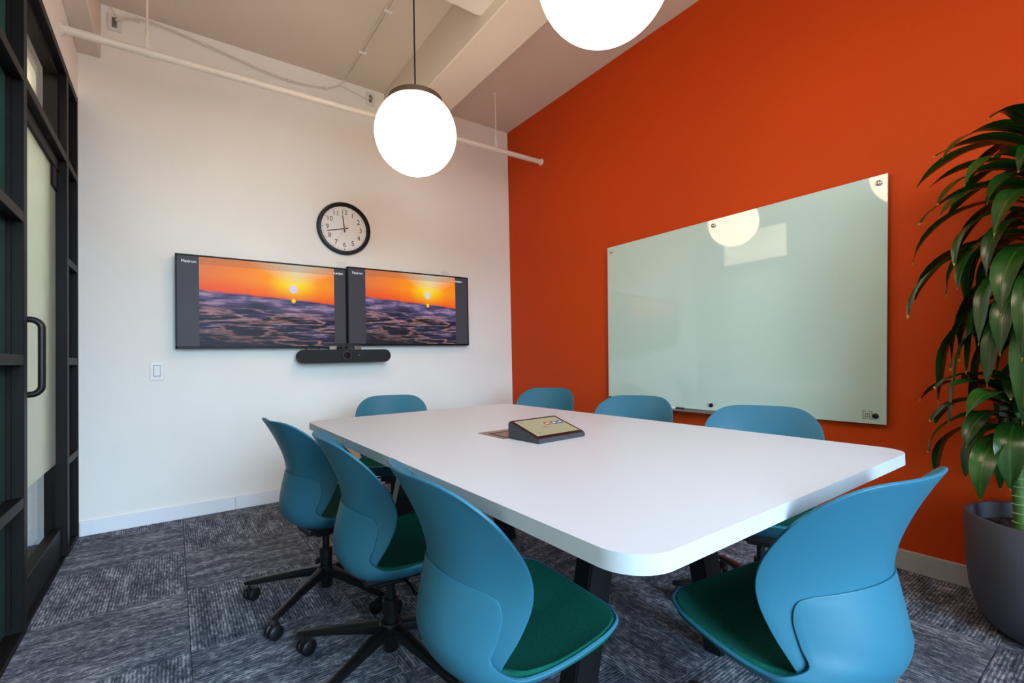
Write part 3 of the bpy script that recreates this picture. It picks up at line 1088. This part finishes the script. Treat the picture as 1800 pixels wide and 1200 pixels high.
pendant((-1.500, -4.050, 2.30), 'white glowing globe pendant nearest the windows, third of the row over the table')


# ------------------------------------------------------------------ chairs (facing +x in their own frame)
BACK = [  # spine x, z, half width, forward wrap
    (-0.120, 0.352, 0.150, 0.030), (-0.146, 0.378, 0.170, 0.052), (-0.160, 0.420, 0.190, 0.080), (-0.158, 0.470, 0.207, 0.104), (-0.148, 0.525, 0.219, 0.114),
    (-0.148, 0.575, 0.224, 0.112), (-0.160, 0.630, 0.226, 0.102), (-0.184, 0.690, 0.224, 0.088), (-0.212, 0.745, 0.219, 0.074), (-0.237, 0.787, 0.208, 0.062)]


def back_pt(row, tt, s):
    x, z, w, wr = row
    a = abs(s)
    k = max(0.0, (tt - 0.45) / 0.55) ** 1.5
    dz = 0.054 * a ** 5.5 * k
    return np.array([x + wr * a ** 2.1 + 0.62 * dz, w * s, z - dz])


def build_chair(label):
    t = thing('swivel_chair', label, 'chair', (0, 0, 0), 0, 'blue swivel chairs around the table')
    n = 34
    rows = crom(BACK, n)
    ss = np.linspace(-1, 1, 29)
    b = grid(BM(), [[back_pt(r, i / (n - 1), s) for s in ss] for i, r in enumerate(rows)])
    o = obj('backrest', b, M_BLUE, t, angle=60)
    md = o.modifiers.new('thickness', 'SOLIDIFY')
    md.thickness = 0.007
    md.offset = 0
    mb = o.modifiers.new('soft_edge', 'BEVEL')
    mb.width = 0.0028
    mb.segments = 3
    mb.limit_method = 'ANGLE'
    mb.angle_limit = math.radians(50)

    # bowl: its rear rim lies on the backrest, then drops at the sides and runs forward as the seat edge
    zrow = [r[1] for r in rows]

    def on_back(s, z):
        i = min(max(sum(1 for q in zrow if q < z) - 1, 0), n - 2)
        f = min(max((z - zrow[i]) / (zrow[i + 1] - zrow[i]), 0), 1)
        return back_pt(rows[i] * (1 - f) + rows[i + 1] * f, (i + f) / (n - 1), s)

    def outward(s, d):
        q = np.array([-1.0, 0.9 * s * abs(s), 0.0])
        return q / np.linalg.norm(q) * d
    rear_sz = crom([(0.66, 0.548), (0.775, 0.534), (0.835, 0.500), (0.865, 0.455), (0.90, 0.420)], 25)
    S = [(-0.1510, 0.560), (-0.159, 0.530), (-0.170, 0.485), (-0.177, 0.44), (-0.172, 0.396), (-0.145, 0.352), (-0.085, 0.326), (0.0, 0.318), (0.09, 0.328), (0.175, 0.366), (0.225, 0.402), (0.243, 0.418)]
    last = on_back(*rear_sz[-1]) + outward(0.9, 0.010)
    Rm = [on_back(*rear_sz[6 * k]) + outward(rear_sz[6 * k][0], 0.0027 + 0.0006 * k) for k in range(4)] + [last, (-0.070, 0.213, 0.399), (-0.02, 0.225, 0.396), (0.045, 0.229, 0.402), (0.105, 0.226, 0.409), (0.165, 0.218, 0.416), (0.212, 0.196, 0.421), (0.236, 0.155, 0.422)]
    Sx = crom([(x, z) for x, z in S], 67)
    Rx = crom(Rm, 67)

    def section(sp, rp, s, kz=0.04):
        a = abs(s)
        A = np.array([sp[0], 0.0, sp[1]])
        C = np.array([sp[0] + 0.10 * (rp[0] - sp[0]), 0.78 * rp[1], sp[1] + kz * (rp[2] - sp[1])])
        p = (1 - a) ** 2 * A + 2 * a * (1 - a) * C + a * a * np.array(rp)
        p[1] *= (1 if s >= 0 else -1)
        return p

    def bowl(i, s):
        sp, rp = Sx[i], Rx[i]
        if i > 30:
            return section(sp, rp, s)
        q = section(sp, rp, s)
        a = abs(s)
        sr, zr = rear_sz[min(i, 24)]
        z = sp[1] + (zr - sp[1]) * a * a
        p = on_back(a * sr, z)
        d0 = on_back(0, sp[1])[0] - sp[0]               # gap to the backrest on the spine and at the rim
        d1 = np.linalg.norm((np.array(rp) - on_back(sr, zr))[:2])
        p = p + outward(a * sr, d0 + (d1 - d0) * a ** 1.5)
        p = p + (np.array(rp) - (on_back(sr, zr) + outward(sr, d1))) * a ** 2
        p[1] *= (1 if s >= 0 else -1)
        f = min(max((i - 16) / 14, 0), 1)
        f = f * f * (3 - 2 * f)
        return p * (1 - f) + q * f
    s2 = np.linspace(-1, 1, 33)
    b = grid(BM(), [[bowl(i, s) for s in s2] for i in range(67)])
    o = obj('seat_shell', b, M_BLUE, t, angle=60)
    md = o.modifiers.new('thickness', 'SOLIDIFY')
    md.thickness = 0.008
    md.offset = 0
    mb = o.modifiers.new('soft_edge', 'BEVEL')
    mb.width = 0.0032
    mb.segments = 3
    mb.limit_method = 'ANGLE'
    mb.angle_limit = math.radians(50)
    # upholstered seat pad
    Sp = crom([(-0.130, 0.394), (-0.105, 0.380), (-0.06, 0.374), (0.0, 0.372), (0.09, 0.378), (0.17, 0.396), (0.215, 0.416), (0.234, 0.424)], 36)
    Rp = crom([(-0.082, 0.168, 0.404), (-0.064, 0.188, 0.402), (-0.036, 0.209, 0.402), (0.03, 0.219, 0.404), (0.10, 0.217, 0.411), (0.16, 0.209, 0.418), (0.205, 0.188, 0.4235), (0.228, 0.150, 0.4245)], 36)
    b = grid(BM(), [[section(sp, rp, s, kz=0.35) for s in s2] for sp, rp in zip(Sp, Rp)])
    o = obj('seat_pad', b, M_GREEN, t, angle=60)
    md = o.modifiers.new('thickness', 'SOLIDIFY')
    md.thickness = 0.018
    md.offset = -1
    # mechanism and column
    b = BM()
    box(b, -0.10, 0.09, -0.07, 0.07, 0.292, 0.326, bev=0.01, seg=2)
    box(b, -0.055, 0.055, -0.045, 0.045, 0.272, 0.296, bev=0.006)
    obj('tilt_mechanism', b, M_BLACKP, t, smooth=False)
    obj('lever', tube(BM(), [(0.02, -0.06, 0.305), (0.03, -0.14, 0.303), (0.03, -0.19, 0.298)], [0.005, 0.005, 0.007], 8), M_BLACKP, t)
    obj('gas_column', lathe(BM(), [(0.0, 0.20), (0.0145, 0.20), (0.0145, 0.28), (0.0, 0.28)], 20), M_BLACKM, t)
    obj('column_sleeve', lathe(BM(), [(0.0, 0.040), (0.023, 0.040), (0.025, 0.044), (0.025, 0.165), (0.027, 0.167), (0.027, 0.208), (0.024, 0.212), (0.0, 0.212)], 24), M_BLACKM, t)
    hub = obj('base_hub', lathe(BM(), [(0.0, 0.082), (0.036, 0.082), (0.040, 0.088), (0.040, 0.128), (0.034, 0.136), (0.0, 0.136)], 28), M_BLACKM, t)
    for k in range(5):
        a = math.radians(-71.5 + 72 * k)
        rot = Matrix.Rotation(a, 4, 'Z')
        b = BM()
        secs = []
        for r, z, w, h in ((0.028, 0.112, 0.022, 0.021), (0.10, 0.106, 0.019, 0.018), (0.20, 0.094, 0.016, 0.014), (0.305, 0.080, 0.0145, 0.011), (0.328, 0.078, 0.0125, 0.009), (0.338, 0.077, 0.006, 0.006)):
            ring = []
            for i in range(12):
                q = 2 * PI * i / 12
                cx, sx = math.cos(q), math.sin(q)
                f = lambda c: math.copysign(abs(c) ** 0.6, c)
                ring.append(b.verts.new(rot @ Vector((r, w * f(cx), z + h * f(sx)))))
            secs.append(ring)
        for A, B_ in zip(secs, secs[1:]):
            for i in range(12):
                j = (i + 1) % 12
                b.faces.new((A[i], A[j], B_[j], B_[i]))
        b.faces.new(secs[0])
        b.faces.new(secs[-1][::-1])
        lg = obj('leg', b, M_BLACKM, t)
        # twin wheel caster under the arm end
        b = BM()
        sw_ = random.uniform(0, 2 * PI)
        R_ = Matrix.Translation(rot @ Vector((0.318, 0, 0))) @ Matrix.Rotation(sw_, 4, 'Z')
        v0 = len(b.verts)
        cyl(b, (0, 0, 0.045), (0, 0, 0.074), 0.0055, seg=10)
        for sd in (-1, 1):
            for y0_, y1_, r0, r1 in ((0.005, 0.008, 0.022, 0.0265), (0.008, 0.021, 0.0265, 0.0265), (0.021, 0.025, 0.0265, 0.020)):
                cyl(b, (0.012, sd * y0_, 0.0265), (0.012, sd * y1_, 0.0265), r0, r1, seg=20)
        box(b, -0.010, 0.022, -0.006, 0.006, 0.028, 0.054, bev=0.002)
        bmesh.ops.transform(b, matrix=R_, verts=b.verts)
        obj('caster', b, M_BLACKP, lg)
    return t


CH = [
    ('blue chair on the left side of the table, farthest back and nearest the screens', -2.216, -1.665, 0.12),
    ('blue chair on the left side of the table, between two others in the row', -2.158, -2.275, -0.12),
    ('large blue chair nearest the camera on the left side of the table', -2.133, -2.885, -0.08),
    ('bright blue chair tucked at the near end of the table beside the plant', -1.594, -3.350, 1.44),
    ('blue chair alone at the far end of the table under the screens', -1.655, -1.02, -1.95),
    ('blue chair behind the table before the bare orange wall left of the board', -0.640, -1.22, 3.66),
    ('blue chair behind the table at the left end of the glass board', -0.788, -2.135, 3.515),
    ('blue chair behind the table before the middle of the glass board', -0.868, -2.880, 3.517),
]
ch0 = build_chair(CH[0][0])
for i, (lab, x, y, r) in enumerate(CH):
    c = ch0 if i == 0 else copy_tree(ch0)
    c['label'] = lab
    c.location = (x, y, 0.02 if i == 3 else 0.0)
    if i == 3:
        c.location.z = 0.0
    c.rotation_euler = (0, 0, r)

# ------------------------------------------------------------------ potted plant
PXC, PYC, PRAD, PH = -0.285, -3.604, 0.235, 0.42
pl = thing('potted_plant', 'tall green corn plant with strap leaves in a dark grey planter', 'plant', (0, 0, 0))
prof = [(0.0, 0.0), (0.115, 0.0), (0.150, 0.008), (0.185, 0.035), (0.212, 0.085), (0.228, 0.15), (PRAD, 0.24), (PRAD, PH - 0.006), (PRAD - 0.004, PH), (PRAD - 0.016, PH),
        (PRAD - 0.020, PH - 0.006), (PRAD - 0.022, PH - 0.10), (0.0, PH - 0.12)]
obj('planter', lathe(BM(), prof, 64, (PXC, PYC, 0)), M_POT, pl)
b = BM()
for k in range(11):
    r = (PRAD - 0.022) * k / 10
for ring in range(1):
    pass
pr = [(0.0, PH - 0.052)] + [((PRAD - 0.0212) * k / 12, PH - 0.052 + random.uniform(-0.005, 0.005)) for k in range(1, 12)] + [(PRAD - 0.0212, PH - 0.06)]
lathe(b, pr, 40, (PXC, PYC, 0))
for v in b.verts:
    if (v.co.xy - Vector((PXC, PYC))).length < PRAD - 0.03:
        v.co.z += random.uniform(-0.006, 0.007)
so = obj('soil', b, M_SOIL, pl, angle=180)
so['kind'] = 'stuff'


def leaf(par, base, az, e0, L, Wd, droop, curl=0.0, n=14):
    """a strap leaf: starts at elevation e0 and bends over by `droop` radians along its length"""
    p = np.array(base, float)
    rows = []
    step = L / n
    for i in range(n + 1):
        t = i / n
        e = max(e0 - droop * t ** 0.8, -1.45)
        d = np.array([math.cos(e) * math.cos(az + curl * t), math.cos(e) * math.sin(az + curl * t), math.sin(e)])
        side = np.array([-math.sin(az + curl * t), math.cos(az + curl * t), 0.0])
        up = np.cross(d, side)
        up = -up if up[2] < 0 and e > -1.2 else up
        w = Wd * 0.5 * (0.30 + 0.70 * min(1, t / 0.35) ** 0.8) * (1 - max(0, (t - 0.45) / 0.55) ** 2.2)
        w = max(w, 0.0009)
        wav = 0.004 * math.sin(9 * t + az * 3)
        rows.append([p - side * w + up * (0.22 * w + wav), p - side * w * 0.5 + up * 0.05 * w, p.copy(), p + side * w * 0.5 + up * 0.05 * w, p + side * w + up * (0.22 * w - wav)])
        p = p + d * step
    b = BM()
    uv = b.loops.layers.uv.new('UVMap')
    vs = []
    for r in rows:
        q = []
        for c in r:
            x = c[0]
            if x > -0.05:
                x = -0.05 + 0.035 * math.tanh((x + 0.05) / 0.12)
            q.append(b.verts.new((x, c[1], c[2])))
        vs.append(q)
    for i in range(n):
        for j in range(4):
            f = b.faces.new((vs[i][j], vs[i][j + 1], vs[i + 1][j + 1], vs[i + 1][j]))
            for lp, (ii, jj) in zip(f.loops, ((i, j), (i, j + 1), (i + 1, j + 1), (i + 1, j))):
                lp[uv].uv = (jj / 4, ii / n)
    return obj('leaf', b, M_LEAF, par, angle=80)


def cane(x, y, z0, z1, r, m, ringed):
    b = tube(BM(), crom([(x, y, z0), (x + 0.006, y + 0.004, (z0 * 2 + z1) / 3), (x - 0.004, y + 0.006, (z0 + 2 * z1) / 3), (x, y, z1)], 24), [r * (1 - 0.25 * i / 23) for i in range(24)], 14)
    o = obj('cane', b, m, pl)
    z = z0 + 0.02
    while z < z1 - 0.02 and ringed:
        f = (z - z0) / (z1 - z0)
        obj('cane_ring', lathe(BM(), [(r * (1 - 0.25 * f) - 0.002, -0.0022), (r * (1 - 0.25 * f) + 0.0022, 0.0), (r * (1 - 0.25 * f) - 0.002, 0.0022)], 14, (x + 0.003, y + 0.004, z)), M_RING, o)
        z += random.uniform(0.022, 0.034)
    return o


def crown(x, y, z0, z1, count, L, droop, e0, width=0.06, phase=0.0):
    for i in range(count):
        t = i / (count - 1)
        az = phase + i * 2.39996
        z = z0 + (z1 - z0) * t
        e = e0[0] + (e0[1] - e0[0]) * t + random.uniform(-0.15, 0.15)
        l = L * random.uniform(0.8, 1.15) * (1 - 0.25 * t)
        leaf(pl, (x + 0.012 * math.cos(az), y + 0.012 * math.sin(az), z), az, e, l, width * random.uniform(0.85, 1.2), droop * random.uniform(0.85, 1.15) * (1 - 0.25 * t), random.uniform(-0.25, 0.25))


cane(-0.325, -3.525, 0.35, 0.84, 0.021, M_STEM, True)
cane(-0.275, -3.635, 0.35, 1.68, 0.026, M_BARK, False)
cane(-0.235, -3.72, 0.35, 1.20, 0.024, M_BARK, False)
crown(-0.325, -3.525, 0.70, 0.86, 34, 0.36, 2.6, (0.35, 1.35), 0.07, 0.4)
crown(-0.275, -3.625, 1.10, 1.70, 104, 0.55, 3.0, (0.40, 1.45), 0.072, 1.1)
crown(-0.235, -3.72, 0.95, 1.22, 28, 0.50, 2.7, (0.3, 1.2), 0.07, 2.0)
